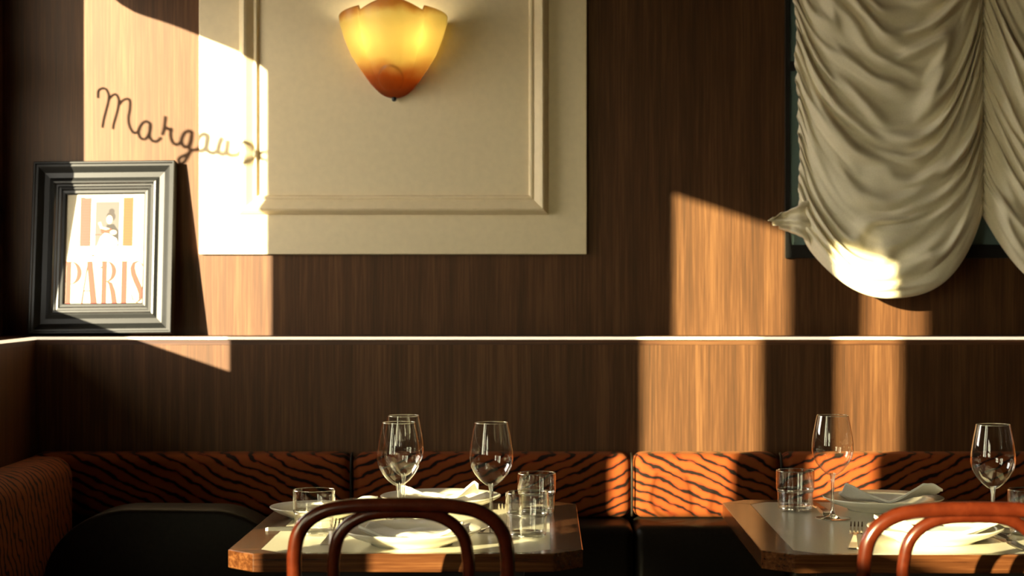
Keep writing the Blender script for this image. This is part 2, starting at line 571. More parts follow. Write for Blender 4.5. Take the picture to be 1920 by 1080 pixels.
# black framed teal window on the back wall, behind the curtain
px = lambda x, Y: (x - 1020) * Y / 3443
pz = lambda y, Y: 1.2 - (y - 530) * Y / 3443
xa, xb = px(1471, YW), 1.75
za = pz(484, YW)
w5 = sroot('window_5', (xa, YW, za))
W, H = xb - xa, 1.3
fb, ff = -0.004, -0.016
boxes('window_frame', [((0, ff, 0), (0.011, fb, H)), ((W - 0.011, ff, 0), (W, fb, H)), ((0.011, ff, 0), (W - 0.011, fb, 0.032)), ((0.011, ff, H - 0.03), (W - 0.011, fb, H))], M['black'], w5)
zm = pz(125, YW) - za
box('muntin', (0.011, ff, zm - 0.011), (W - 0.011, fb, zm + 0.011), M['black'], w5)
box('pane', (0.011, fb - 0.004, 0.032), (W - 0.011, fb - 0.001, zm - 0.011), M['teal'], w5)
box('pane', (0.011, fb - 0.004, zm + 0.011), (W - 0.011, fb - 0.001, H - 0.03), M['teal'], w5)

# ------------------------------------------------------------------ cream wall panel
pan = thing('wall_panel', 'cream painted wall panel with a raised rectangular moulding, set into the dark wood wall', 'panel', (-0.366, YW, 1.2687))
box('board', (-0.4695, -0.014, 0.0), (0.4695, -0.0003, 1.38), M['cream'], pan, 0.0015, 1)
mitred('moulding', -0.372, 0.377, 0.0955, 1.25, -0.014,
       [(0, 0), (0.003, 0.008), (0.010, 0.019), (0.0145, 0.022), (0.020, 0.019), (0.035, 0.007), (0.037, 0.006), (0.039, 0.009), (0.043, 0.009), (0.046, 0.005), (0.048, 0)], M['cream'], pan)

# ------------------------------------------------------------------ wall lamp
lx, lz = px(738, 4.42), pz(181, 4.40)
lamp = thing('wall_lamp', 'lit amber glass wall lamp shaped like a fluted half tulip on the cream panel', 'lamp', (lx, YW - 0.0145, lz))
vs, fs = [], []
NA, NZ = 110, 64
prof = [(0.0, 0.008), (0.004, 0.022), (0.010, 0.0325), (0.020, 0.044), (0.033, 0.0565), (0.050, 0.069), (0.068, 0.081), (0.101, 0.1015), (0.141, 0.118), (0.179, 0.129), (0.224, 0.134), (0.3, 0.136)]
def interp(tab, t):
    for (a, b), (c, d) in zip(tab, tab[1:]):
        if t <= c:
            return b + (d - b) * (t - a) / (c - a)
    return tab[-1][1]
def top_z(th):
    """height of the scalloped rim by angle, 0 at the right wall contact"""
    d = abs(th - PI / 2)                       # 0 in the middle
    cr = PI / 2 - math.radians(51)
    if d < cr:
        return 0.2005 + 0.0235 * (0.5 + 0.5 * math.cos(PI * min(1, d / cr))) ** 0.8
    k = (d - cr) / (PI / 2 - cr)
    return 0.2125 - 0.033 * k ** 1.1
for i in range(NA + 1):
    th = PI * i / NA
    d = abs(th - PI / 2)
    cr = PI / 2 - math.radians(51)
    lobe = math.sin(PI * min(1, d / cr) / 2 + PI / 2) if d < cr else math.sin(PI * (d - cr) / (PI / 2 - cr))
    T = top_z(th)
    for j in range(NZ + 1):
        t = j / NZ
        r = interp(prof, t * T)
        amp = 0.13 * min(1, t * 2.2)
        fl = 0.018 * abs(math.cos(3 * (th - PI / 2) * 2)) * min(1, t * 3) if d < cr else 0.0
        rr = r * (1 - amp * 0.5 + amp * max(0, lobe) + fl)
        bd = math.hypot(rr * math.cos(th) + 0.004, t * T - 0.042)
        rr += 0.006 * max(0.0, min(1.0, (0.030 - bd) / 0.004)) * math.sin(th)
        # creases pull in between the lobes
        vs.append((rr * math.cos(th), -rr * math.sin(th) * 0.92 - 0.0006, t * T))
for i in range(NA):
    for j in range(NZ):
        a = i * (NZ + 1) + j
        fs.append((a, a + 1, a + NZ + 2, a + NZ + 1))
shade = link('lamp_shade', vs, fs, M['lamp_glass'], lamp, True)
sm = shade.modifiers.new('thick', 'SOLIDIFY')
sm.thickness = 0.004
sm.offset = -1
lathe('finial', [(0, -0.009), (0.005, -0.007), (0.006, -0.002), (0.003, 0.004), (0, 0.008)], M['finial'], lamp, 16, loc=(0, -0.010, 0))
box('back_plate', (-0.035, -0.012, 0.06), (0.035, 0.0, 0.17), M['iron'], lamp, 0.003, 2)
for sx in (-0.045, 0.045):
    lathe('bulb', [(0, -0.028), (0.014, -0.024), (0.023, -0.010), (0.024, 0.004), (0.016, 0.020), (0.011, 0.034), (0.0, 0.036)], M['bulb'], lamp, 20, loc=(sx, -0.046, 0.146))

# ------------------------------------------------------------------ leaning picture frame
fx = (px(56, 4.38) + px(323, 4.38)) / 2
frame = thing('picture_frame', 'charcoal picture frame leaning on the ledge, holding a red lettered travel poster', 'picture',
              (fx, 4.392, ZL + 0.0018), (math.radians(-9.0), math.radians(-0.6), 0))
FW, FH, FT = 0.341, 0.420, 0.077
PROF = [(0, 0), (0, 0.029), (0.002, 0.031), (0.005, 0.031), (0.007, 0.027), (0.012, 0.027), (0.016, 0.0245), (0.026, 0.0175), (0.038, 0.0165),
        (0.047, 0.020), (0.051, 0.019), (0.054, 0.0145), (0.058, 0.0145), (0.060, 0.011), (0.065, 0.0115), (0.068, 0.008), (0.074, 0.0075), (0.077, 0.005), (0.077, 0)]
mitred('moulding', -FW / 2, FW / 2, 0, FH, 0.0, PROF, M['frame'], frame)
box('back_board', (-FW / 2 + 0.01, 0.0, 0.01), (FW / 2 - 0.01, 0.004, FH - 0.01), M['iron'], frame)

# the poster: flat printed shapes (units: 645 wide, 955 high, y down)
PW, PH = FW - 2 * FT, FH - 2 * FT
POLY = []
def pp(m, pts): POLY.append((m, [tuple(p) for p in pts]))
def ell(cx, cy, rx, ry, a0=0, a1=360, n=18):
    return [(cx + rx * math.cos(math.radians(a0 + (a1 - a0) * i / n)), cy + ry * math.sin(math.radians(a0 + (a1 - a0) * i / n))) for i in range(n + (a1 - a0 < 360))]
def rect(x0, y0, x1, y1): return [(x0, y0), (x1, y0), (x1, y1), (x0, y1)]
pp('p_wall', rect(-15, -15, 660, 970))
pp('p_white', rect(545, -15, 660, 600))
pp('p_shutter', [(112, 22), (212, 25), (212, 455), (115, 455)])
pp('p_orange', [(470, 22), (555, 15), (556, 458), (470, 455)])
for k in range(17):
    pp('p_red', rect(482, 60 + 24 * k, 540, 64 + 24 * k))
    pp('p_red', rect(125, 60 + 24 * k, 200, 63 + 24 * k))
pp('p_trim', rect(205, 28, 472, 455))
pp('p_white', rect(150, 5, 545, 28))
pp('p_white', [(206, 60), (240, 64), (240, 455), (206, 455)])
pp('p_white', [(440, 64), (468, 60), (468, 455), (440, 455)])
pp('p_dark', rect(240, 66, 440, 455))
pp('p_red', rect(225, 350, 300, 358))
pp('p_white', [(155, 458), (505, 458), (505, 500), (160, 500)])
pp('p_hair', ell(375, 150, 24, 26))
pp('p_hair', ell(370, 195, 38, 42))
pp('p_skin', ell(357, 222, 25, 38))
pp('p_black', [(335, 268), (395, 262), (440, 330), (440, 440), (395, 450), (330, 330)])
pp('p_skin', [(262, 250), (285, 240), (300, 285), (360, 300), (355, 318), (285, 305)])
pp('p_red', [(285, 300), (330, 312), (372, 300), (366, 345), (328, 352), (290, 338)])
pp('p_skin', ell(392, 335, 28, 20))
pp('p_white', [(320, 340), (350, 345), (420, 390), (432, 430), (410, 462), (365, 440), (350, 470), (352, 560), (290, 560), (295, 470), (265, 500), (240, 530), (225, 520), (265, 440), (285, 380)])
pp('p_skin', [(300, 560), (335, 560), (325, 630), (305, 635)])
pp('p_skin', [(240, 528), (225, 520), (225, 535), (232, 540)])
pp('p_black', [(218, 530), (245, 536), (235, 545), (215, 544)])
pp('p_black', [(285, 645), (308, 630), (328, 632), (318, 645), (290, 652)])
def ring(cx, cy, rx, ry, ix, iy):
    a = [(cx + rx * math.cos(t), cy + ry * math.sin(t)) for t in [math.radians(-90 + 10 * i) for i in range(19)]]
    b = [(cx + ix * math.cos(t), cy + iy * math.sin(t)) for t in [math.radians(-90 + 10 * i) for i in range(19)]]
    for i in range(18):
        pp('p_red', [a[i], a[i + 1], b[i + 1], b[i]])
def stroke(pts):
    L, R = [], []
    for i, (x, y, w) in enumerate(pts):
        a, b = pts[max(0, i - 1)], pts[min(len(pts) - 1, i + 1)]
        dx, dy = b[0] - a[0], b[1] - a[1]
        l = math.hypot(dx, dy)
        L.append((x - dy / l * w / 2, y + dx / l * w / 2))
        R.append((x + dy / l * w / 2, y - dx / l * w / 2))
    for i in range(len(pts) - 1):
        pp('p_red', [L[i], L[i + 1], R[i + 1], R[i]])
T0 = 588
pp('p_red', rect(12, T0, 50, 955)); pp('p_red', rect(0, T0, 60, T0 + 6)); ring(50, T0 + 100, 88, 100, 50, 93)            # P
pp('p_red', [(180, T0), (224, T0), (270, 955), (218, 955)]); stroke([(190, T0, 8), (165, 780, 10), (145, 955, 13)]); pp('p_red', rect(160, 840, 240, 851))  # A
pp('p_red', rect(306, T0, 345, 955)); pp('p_red', rect(296, T0, 350, T0 + 6)); ring(345, T0 + 90, 78, 90, 42, 83)         # R
stroke([(352, T0 + 178, 10), (378, T0 + 195, 30), (398, 850, 38), (415, 955, 42)])
pp('p_red', rect(470, T0, 512, 955)); pp('p_red', rect(460, T0, 522, T0 + 6))                                             # I
stroke([(640, T0 + 45, 5), (628, T0 + 15, 8), (600, T0 + 3, 12), (570, T0 + 18, 24), (558, T0 + 60, 36), (568, T0 + 115, 42), (592, T0 + 175, 44), (618, T0 + 235, 42), (632, T0 + 290, 34), (625, T0 + 340, 18), (600, 950, 8), (570, 930, 6), (552, 880, 5)])  # S
vs, fs, fm, mats, mi = [], [], [], [], {}
for k, (m, pts) in enumerate(POLY):
    if m not in mi:
        mi[m] = len(mats)
        mats.append(M[m])
    b = len(vs)
    for x, y in pts:
        vs.append(((x / 645 - 0.5) * PW, -0.0008 - 0.000012 * k, FT + PH - y / 955 * PH))
    fs.append(tuple(range(b, b + len(pts))))
    fm.append(mi[m])
link('poster', vs, fs, None, frame, False, mats, fm)
link('glass', [(-PW / 2 - 0.002, -0.0042, FT - 0.002), (PW / 2 + 0.002, -0.0042, FT - 0.002), (PW / 2 + 0.002, -0.0042, FT + PH + 0.002), (-PW / 2 - 0.002, -0.0042, FT + PH + 0.002)], [(0, 1, 2, 3)], M['poster_glass'], frame)

# ------------------------------------------------------------------ gathered curtain
YC = 4.375
blind = thing('curtain', 'ivory festoon curtain gathered into draped swags in front of the teal window', 'curtain', (px(1848, YC), YW - 0.018, 2.62))
bx, by, bz = blind.location
SWN = 0.4535
def swag(side):
    """side -1: the swag left of the gathered seam, +1: the one right of it"""
    NU, NV = 150, 330
    vs, fs = [], []
    for j in range(NV + 1):
        v = j / NV
        zt = 2.6 - bz
        for i in range(NU + 1):
            u = i / NU                                    # 0 outer ruffled edge, 1 seam
            s = 1 - u                                     # distance from the seam
            q = abs(2 * u - 1)
            pexp = 2.1 if u < 0.5 else 2.9
            sagk = 1 - q ** pexp
            zl = 1.332 + 0.02 * (u - 0) - bz
            zr = 1.366 - bz
            zs = zl + (zr - zl) * u
            z = zt + (zs - zt) * v
            sag = (0.30 - 0.11 * v ** 6)
            z -= sag * sagk * min(1, v * 8)
            # folds, interlocking families from both edges
            nz1 = noise.noise(Vector((u * 2.2 + side * 7, v * 7.0, 3.1)))
            nz2 = noise.noise(Vector((u * 2.0 + side * 5, v * 9.0, 9.7)))
            nz3 = noise.noise(Vector((u * 5.0, v * 24.0, 5.5 + side)))
            fade = min(1.0, (1 - v) * 14 + 0.12)
            aL = max(0.0, min(1.0, (0.72 - u) / 0.35)) * (0.35 + 0.65 * min(1, u * 8))
            aR = max(0.0, min(1.0, (u - 0.34) / 0.35))
            phL = v * 18.0 + 1.6 * nz1 + 0.3 * nz3 + u * 1.5
            phR = v * 15.0 + 1.7 * nz2 + 0.3 * nz3 + 2.1 - u * 1.2
            rid = lambda ph: (0.5 + 0.5 * math.cos(2 * PI * ph)) ** 1.8
            mL = 0.55 + 0.75 * noise.noise(Vector((u * 3, v * 11, 1.5 + side)))
            mR = 0.55 + 0.75 * noise.noise(Vector((u * 3, v * 11, 21.5 + side)))
            d = 0.025 * aL * rid(phL) * max(0.15, mL) * 1.5 + 0.024 * aR * rid(phR) * max(0.15, mR) * 1.5
            d *= fade
            d += 0.005 * nz3 + 0.0014 * noise.noise(Vector((u * 12, v * 60, side)))
            # body of the swag, seam drawn back
            body = 0.056 * (1 - q ** (2.6 if u < 0.5 else 5.0)) + 0.02 * (v ** 8) * sagk
            ga = math.exp(-(s / 0.035) ** 2)
            d = d * (1 - 0.75 * ga) + 0.004 * ga * math.sin(v * 330)
            # ruffled outer edge
            e = math.exp(-(u / 0.05) ** 2)
            d = d * (1 - 0.5 * e) + e * (0.012 + 0.006 * math.sin(v * 260 + 2 * nz1) + 0.005 * noise.noise(Vector((1, v * 120, side))))
            wob = e * (0.006 * noise.noise(Vector((2, v * 60, side))) + 0.012 * noise.noise(Vector((4, v * 9, side))))
            # the outline draws in a little towards the foot
            xo = 0.012 * math.sin(v * 5.0) * e
            x = side * (s * SWN) - side * (wob + xo) * (-1)
            if v > 0.97:                                   # hem turns under
                k = (v - 0.97) / 0.03
                d -= 0.012 * k * k
            vs.append((x, -0.040 - body - d, z))
    W_ = NU + 1
    for j in range(NV):
        for i in range(NU):
            a = j * W_ + i
            fs.append((a, a + 1, a + W_ + 1, a + W_) if side < 0 else (a, a + W_, a + W_ + 1, a + 1))
    o = link('swag', vs, fs, M['cloth'], blind, True)
    so = o.modifiers.new('thick', 'SOLIDIFY')
    so.thickness = 0.0016
    return o
swag(-1)
swag(1)
# short gathered tail between the two swags
vs, fs = [], []
for j in range(25):
    for i in range(17):
        u, v = i / 16, j / 24
        vs.append(((u - 0.5) * (0.05 + 0.02 * v), -0.034 - 0.006 * math.sin(u * 14 + v * 2) - 0.004 * noise.noise(Vector((u * 3, v * 4, 2))), 1.50 - bz - v * 0.137 - 0.004 * math.sin(u * 9)))
for j in range(24):
    for i in range(16):
        a = j * 17 + i
        fs.append((a, a + 1, a + 18, a + 17))
o = link('centre_tail', vs, fs, M['cloth'], blind, True)
o.modifiers.new('thick', 'SOLIDIFY').thickness = 0.0016
# loose frill sticking out at the lower left
vs, fs = [], []
NU, NV = 34, 26
x0 = px(1492, YC) - bx
for j in range(NV + 1):
    for i in range(NU + 1):
        u, v = i / NU, j / NV            # u 0 at the curtain, 1 at the tip; v down
        top = 1.405 - 0.050 * u ** 0.8 - bz
        bot = 1.285 + 0.046 * u ** 0.6 - bz
        z = top + (bot - top) * v + 0.004 * noise.noise(Vector((u * 6, v * 4, 4)))
        x = x0 + 0.035 - 0.100 * u * (1 - 0.34 * abs(v - 0.25) ** 1.0) + 0.006 * noise.noise(Vector((u * 3, v * 9, 8))) * u
        vs.append((x, -0.066 - 0.012 * math.sin(v * 15 + u * 2.0) * (0.5 + 0.5 * u) - 0.01 * math.sin(u * 6), z))
for j in range(NV):
    for i in range(NU):
        a = j * (NU + 1) + i
        fs.append((a, a + 1, a + NU + 2, a + NU + 1))
o = link('frill', vs, fs, M['cloth'], blind, True)
o.modifiers.new('thick', 'SOLIDIFY').thickness = 0.0016
box('head_rail', (-0.47, -0.06, -0.02), (0.47, 0.0, 0.03), M['black'], blind)

# ------------------------------------------------------------------ banquettes
bq = thing('banquette', 'corner banquette with orange tiger striped velvet head cushions above dark leather along both walls', 'banquette', (0.0, 4.35, 0.0))
SE = [-1.198, -0.446, 0.2035, 0.5495, 1.22, 1.9, 2.6]
for k in range(len(SE) - 1):
    box('head_cushion', (SE[k] + 0.002, -0.105, 0.655), (SE[k + 1] - 0.002, -0.001, 0.803), M['tiger_left'] if k in (0, 2) else M['tiger_right'], bq, 0.026, 5, True)
    box('back_cushion', (max(SE[k], -1.07) + 0.002, -0.225, 0.46), (SE[k + 1] - 0.002, -0.001, 0.6535), M['leather'], bq, 0.02, 4, True)
    box('seat_cushion', (max(SE[k], -1.07) + 0.002, -0.63, 0.33), (SE[k + 1] - 0.002, -0.228, 0.462), M['leather'], bq, 0.03, 4, True)
box('plinth', (-1.19, -0.58, 0.0), (2.59, -0.01, 0.329), M['iron'], bq)
# piping along each seam of the striped cushions
for k in range(1, len(SE) - 1):
    tube('piping', catmull([(SE[k], -0.101, 0.66), (SE[k], -0.104, 0.70), (SE[k], -0.104, 0.765), (SE[k], -0.095, 0.795), (SE[k], -0.075, 0.803)], 4), 0.003, M['leather'], bq, 6)

box('head_cushion', (-1.204, -1.4, 0.5), (-1.08, -0.108, 0.803), M['tiger_side'], bq, 0.045, 6, True)
box('back_cushion', (-1.204, -1.4, 0.44), (-1.045, -0.25, 0.499), M['leather'], bq, 0.02, 3, True)
box('seat_cushion', (-1.204, -1.4, 0.33), (-0.655, -0.65, 0.438), M['leather'], bq, 0.03, 4, True)
box('plinth', (-1.203, -1.39, 0), (-0.705, -0.65, 0.329), M['iron'], bq)
# leather cushion rounded at the top, standing in the corner
poly = [(-1.075, 0.464)]
for k in range(13):
    a = PI - PI / 2 * k / 12
    poly.append((-0.885 + 0.19 * math.cos(a), 0.55 + 0.165 * math.sin(a)))
for k in range(1, 13):
    a = PI / 2 - PI / 2 * k / 12
    poly.append((-0.72 + 0.20 * math.cos(a), 0.515 + 0.20 * math.sin(a)))
poly.append((-0.52, 0.464))
bm = bmesh.new()
fv = [bm.verts.new((x, 3.93, z)) for x, z in poly]
f = bm.faces.new(fv)
r = bmesh.ops.extrude_face_region(bm, geom=[f])
for v in r['geom']:
    if isinstance(v, bmesh.types.BMVert):
        v.co.y = 4.06
bmesh.ops.bevel(bm, geom=list(bm.edges), offset=0.02, segments=3, affect='EDGES', profile=0.5, clamp_overlap=True)
cu = from_bm('corner_cushion', bm, M['leather'], bq, True)
cu.matrix_parent_inverse = Matrix.Translation((0, -4.35, 0))

# ------------------------------------------------------------------ tables
def octo(x0, x1, y0, y1, c):
    return [(x0 + c, y0), (x1 - c, y0), (x1, y0 + c), (x1, y1 - c), (x1 - c, y1), (x0 + c, y1), (x0, y1 - c), (x0, y0 + c)]
def make_table(label, cx, y0, y1, w):
    cy = (y0 + y1) / 2
    t = thing('dining_table', label, 'table', (cx, cy, 0.0), group='bistro tables with ivory tops')
    d = (y1 - y0) / 2
    h = w / 2
    out = octo(-h, h, -d, d, 0.050)
    inn = octo(-h + 0.055, h - 0.055, -d + 0.018, d - 0.038, 0.036)
    # border: eight mitred lengths of wood round the inlay
    for k in range(8):
        l = (k + 1) % 8
        a, b, c, e = out[k], out[l], inn[l], inn[k]
        vs = [(*p, 0.7195) for p in (a, b, c, e)] + [(*p, 0.7502) for p in (a, b, c, e)]
        fs = [(3, 2, 1, 0), (4, 5, 6, 7), (0, 1, 5, 4), (1, 2, 6, 5), (2, 3, 7, 6), (3, 0, 4, 7)]
        o = link('border', vs, fs, M['table_wood_side'] if k in (2, 6) else M['table_wood'], t)
        bv = o.modifiers.new('soft', 'BEVEL')
        bv.width = 0.0012
        bv.segments = 1
    prism('inlay', inn, 0.7197, 0.7498, M['laminate'], t)
    box('under_frame', (-h + 0.10, -d + 0.10, 0.690), (h - 0.10, d - 0.10, 0.7194), M['iron'], t)
    lathe('column', [(0, 0.03), (0.03, 0.03), (0.03, 0.688), (0, 0.688)], M['chrome'], t, 24)
    lathe('base', [(0, 0.0), (0.21, 0.0), (0.21, 0.008), (0.06, 0.026), (0.03, 0.05), (0, 0.05)], M['iron'], t, 40)
    return t
TL = make_table('bistro table left of centre, its ivory top almost wholly in the sun', -0.2335, 3.046, 3.785, 0.598)
TR = make_table('bistro table on the right, its left edging shining gold and its front part in sun', 0.665, 3.034, 3.805, 0.600)

# ------------------------------------------------------------------ bentwood chairs
def make_chair(label, loc):
    c = thing('bentwood_chair', label, 'chair', loc, group='bentwood chairs')
    lean = lambda z: -0.0 - (z - 0.46) * 0.10
    base = 0.041
    half = [(0.0, 0.867), (0.050, 0.8665), (0.080, 0.8645), (0.112, 0.8585), (0.138, 0.8440), (0.1535, 0.823), (0.1595, 0.7966), (0.1605, 0.765), (0.1585, 0.70), (0.153, 0.58), (0.150, 0.46), (0.155, 0.30), (0.172, 0.0)]
    pts = [(-x, base + lean(z) + (0.0 if z > 0.46 else -(0.46 - z) * 0.18), z) for x, z in reversed(half[1:])] + [(x, base + lean(z) + (0.0 if z > 0.46 else -(0.46 - z) * 0.18), z) for x, z in half]
    up = [p for p in pts if p[2] >= 0.46]
    tube('outer_bow', catmull(up, 8), 0.0112, M['bentwood'], c, 14)
    ih = [(0.0, 0.8555), (0.036, 0.8540), (0.061, 0.8475), (0.081, 0.8350), (0.0945, 0.8165), (0.1005, 0.790), (0.102, 0.76), (0.099, 0.66), (0.094, 0.56), (0.092, 0.468)]
    ip = [(-x, base + lean(z) + 0.004, z) for x, z in reversed(ih[1:])] + [(x, base + lean(z) + 0.004, z) for x, z in ih]
    tube('inner_bow', catmull(ip, 8), 0.0096, M['bentwood'], c, 14)
    for s in (-1, 1):
        tube('leg', catmull([(s * 0.150, base, 0.46), (s * 0.155, base - 0.03, 0.30), (s * 0.172, base - 0.083, 0.0)], 6), [0.0112 + 0.002 * 0] * 13, M['bentwood'], c, 12)
        tube('leg', catmull([(s * 0.150, 0.33, 0.445), (s * 0.158, 0.345, 0.25), (s * 0.165, 0.36, 0.0)], 6), [0.016 - 0.0045 * k / 12 for k in range(13)], M['bentwood'], c, 12)
    lathe('seat', [(0, 0.452), (0.17, 0.450), (0.195, 0.446), (0.203, 0.455), (0.200, 0.468), (0.185, 0.474), (0.15, 0.470), (0, 0.466)], M['bentwood'], c, 44, loc=(0, 0.20, 0))
    tube('hoop', [Vector((0.148 * math.cos(2 * PI * k / 32), 0.185 + 0.165 * math.sin(2 * PI * k / 32), 0.24)) for k in range(32)], 0.008, M['bentwood'], c, 8, True)
    return c
C1 = make_chair('bentwood chair at the left table, its bowed back mostly black in shadow', (-0.2150, 2.75, 0.0))
C2 = dup(C1, (0.632, 2.70, 0.0), 'bentwood chair at the right table, its bowed back glossy red brown in full sun', 0.03)

# ------------------------------------------------------------------ plates and napkins
ZT = 0.7503
PLATE = [(0.0, 0.0), (0.070, 0.0), (0.072, 0.003), (0.100, 0.013), (0.1195, 0.0235), (0.1205, 0.0255), (0.1185, 0.0265), (0.098, 0.0185), (0.076, 0.0075), (0.070, 0.0055), (0.0, 0.0055)]
def plate_z(r, k=1.0):
    tab = [(0.0, 0.0055), (0.070, 0.0055), (0.076, 0.0075), (0.098, 0.0185), (0.1185, 0.0265), (0.121, 0.0268), (0.2, 0.0268)]
    return interp(tab, r / k) * (k ** 0.5)
def plate(label, x, y, k=1.0):
    o = lathe('plate', [(r * k, z * (k ** 0.5)) for r, z in PLATE], M['china'], None, 72)
    o.location = (x, y, ZT)
    return tag(o, label, 'plate', 'ivory plates on the tables')
plate('ivory plate at the banquette side of the left table, behind the three wine glasses', -0.206, 3.665)
plate('ivory plate on the left table seen through the dark inner bow of the chair', -0.228, 3.168)
plate('small ivory plate at the left edge of the left table, behind the tumbler', -0.433, 3.515, 0.76)
plate('deep ivory plate at the banquette side of the right table, in shade', 0.672, 3.640, 0.99)
plate('sunlit ivory plate on the right table behind the red brown chair back', 0.682, 3.200, 0.98)

def napkin(label, x, y, z0, w, d, prof, rot=0.0, k=1.0, seed=1, rough=1.0, layers=3, skew=0.0, und=None, off=(0, 0)):
    """folded napkin: stacked linen layers joined at the edges; prof: heights along its length, w long, d deep"""
    NX, NY = 44, 26
    cr, sr = math.cos(rot), math.sin(rot)
    top, bot = [], []
    th = 0.0022 * layers
    for j in range(NY + 1):
        v = j / NY
        for i in range(NX + 1):
            u = i / NX
            lx_ = (u - 0.5) * w + skew * (v - 0.5) * d
            ly_ = (v - 0.5) * d * (1 + 0.06 * math.sin(u * 5 + seed))
            wx, wy = lx_ * cr - ly_ * sr, lx_ * sr + ly_ * cr
            hp = interp(prof, u) * (1.0 - 0.55 * v * (1 if interp(prof, u) > 0.004 else 0))
            hp += 0.0035 * rough * noise.noise(Vector((u * 4, v * 3, seed))) + 0.0012 * rough * noise.noise(Vector((u * 13, v * 9, seed + 3)))
            base = und(math.hypot(wx + off[0], wy + off[1])) if und else 0.0
            b = base + 0.0012 + max(0.0, hp)
            edge = min(u, 1 - u, v, 1 - v)
            r_ = th * (0.72 + 0.28 * min(1, edge * 14))
            top.append((wx, wy, b + r_))
            bot.append((wx, wy, b))
    vs = top + bot
    W_ = NX + 1
    n = len(top)
    fs = []
    for j in range(NY):
        for i in range(NX):
            a = j * W_ + i
            fs.append((a, a + 1, a + W_ + 1, a + W_))
            fs.append((n + a, n + a + W_, n + a + W_ + 1, n + a + 1))
    rim = [i for i in range(W_)] + [j * W_ + NX for j in range(1, NY + 1)] + [NY * W_ + i for i in range(NX - 1, -1, -1)] + [j * W_ for j in range(NY - 1, 0, -1)]
    # the edge shows the separate layers: rounded lips with grooves between
    prev = [n + i for i in rim]
    cxm = sum(v[0] for v in top) / n
    cym = sum(v[1] for v in top) / n
    for l in range(layers):
        for q, out in ((0.30, 0.0016), (0.70, 0.0016), (1.0, -0.0004)):
            if l == layers - 1 and q == 1.0:
                ring_ = rim
            else:
                ring_ = []
                t = (l + q) / layers
                for i in rim:
                    tv, bv_ = vs[i], vs[n + i]
                    dx, dy = tv[0] - cxm, tv[1] - cym
                    L_ = math.hypot(dx, dy) or 1
                    ring_.append(len(vs))
                    vs.append((tv[0] + dx / L_ * out, tv[1] + dy / L_ * out, bv_[2] + (tv[2] - bv_[2]) * t))
            m_ = len(rim)
            for i in range(m_):
                fs.append((prev[i], prev[(i + 1) % m_], ring_[(i + 1) % m_], ring_[i]))
            prev = ring_
    bm = bmesh.new()
    bv = [bm.verts.new(v) for v in vs]
    for f in fs:
        try:
            bm.faces.new([bv[i] for i in f])
        except ValueError:
            pass
    o = from_bm('napkin', bm, M['linen'], None, True)
    o.location = (x, y, z0)
    return tag(o, label, 'napkin', 'folded white napkins on the plates')
pk = lambda r: plate_z(r, 1.0)
napkin('napkin on the rear plate of the left table, raised into a sunlit peak', -0.207, 3.650, ZT, 0.150, 0.100,
       [(0, 0.029), (0.12, 0.03), (0.28, 0.026), (0.55, 0.021), (0.72, 0.021), (0.9, 0.035), (0.95, 0.039), (1, 0.031)], 0.05, seed=2, und=pk, off=(-0.001, -0.015))
napkin('white napkin lying shaded inside the dark chair bow on the left table', -0.228, 3.168, ZT, 0.165, 0.120,
       [(0, 0.013), (0.3, 0.009), (0.5, 0.014), (0.75, 0.009), (1, 0.012)], -0.06, seed=5, und=pk)
napkin('white napkin on the small plate at the left table edge, behind a tumbler', -0.395, 3.515, ZT, 0.150, 0.085,
       [(0, 0.021), (0.3, 0.025), (0.45, 0.015), (0.75, 0.01), (1, 0.013)], 0.08, seed=8, und=lambda r: plate_z(r, 0.76), off=(0.038, 0))
napkin('shaded napkin with a raised right flap on the rear plate of the right table', 0.680, 3.610, ZT, 0.185, 0.095,
       [(0, 0.031), (0.08, 0.03), (0.2, 0.023), (0.45, 0.011), (0.6, 0.019), (0.8, 0.036), (0.9, 0.031), (1, 0.017)], 0.0, seed=11, und=lambda r: plate_z(r, 0.99), off=(0.008, -0.03))
napkin('bright sunlit napkin folded in layers on the front plate of the right table', 0.684, 3.185, ZT, 0.200, 0.115,
       [(0, 0.025), (0.1, 0.023), (0.25, 0.012), (0.6, 0.01), (1, 0.012)], 0.0, seed=14, layers=4, rough=0.6, und=pk, off=(0.004, -0.015))

# ------------------------------------------------------------------ glasses
def wine_glass(label, x, y):
    g = thing('wine_glass', label, 'wine glass', (x, y, ZT), group='clear wine glasses')
    lathe('bowl', [(0.0036, 0.0810), (0.010, 0.0835), (0.020, 0.0915), (0.0300, 0.1035), (0.0370, 0.1165), (0.0398, 0.130), (0.0392, 0.145), (0.0368, 0.162), (0.0335, 0.180), (0.0302, 0.1955)], M['glass'], g, 56)
    lathe('rim', [(0.0302, 0.1955), (0.0306, 0.1962), (0.0301, 0.1968), (0.0296, 0.1962), (0.0302, 0.1955)], M['glass_rim'], g, 56)
    lathe('stem', [(0.0060, 0.086), (0.0048, 0.080), (0.0036, 0.072), (0.0032, 0.055), (0.0031, 0.035), (0.0034, 0.018), (0.0050, 0.009), (0.0075, 0.0062)], M['glass_rim'], g, 20)
    lathe('foot', [(0.0, 0.0085), (0.0065, 0.0062), (0.018, 0.0032), (0.031, 0.0016), (0.0340, 0.0010), (0.0342, 0.0004), (0.033, 0.0001), (0.0, 0.0001)], M['glass_rim'], g, 48)
    return g
G = wine_glass('front one of the two overlapping wine glasses on the left table', -0.2635, 3.330)
dup(G, (-0.2680, 3.500, ZT), 'wine glass on the left table standing right behind another, rim just higher')
dup(G, (-0.0955, 3.325, ZT), 'single wine glass on the left table beside the two tumblers')
dup(G, (0.5510, 3.506, ZT), 'wine glass in front of the sunlit wall, beside a tumbler on the right table')
dup(G, (0.8020, 3.280, ZT), 'wine glass at the right end, rising above the sunlit chair back')

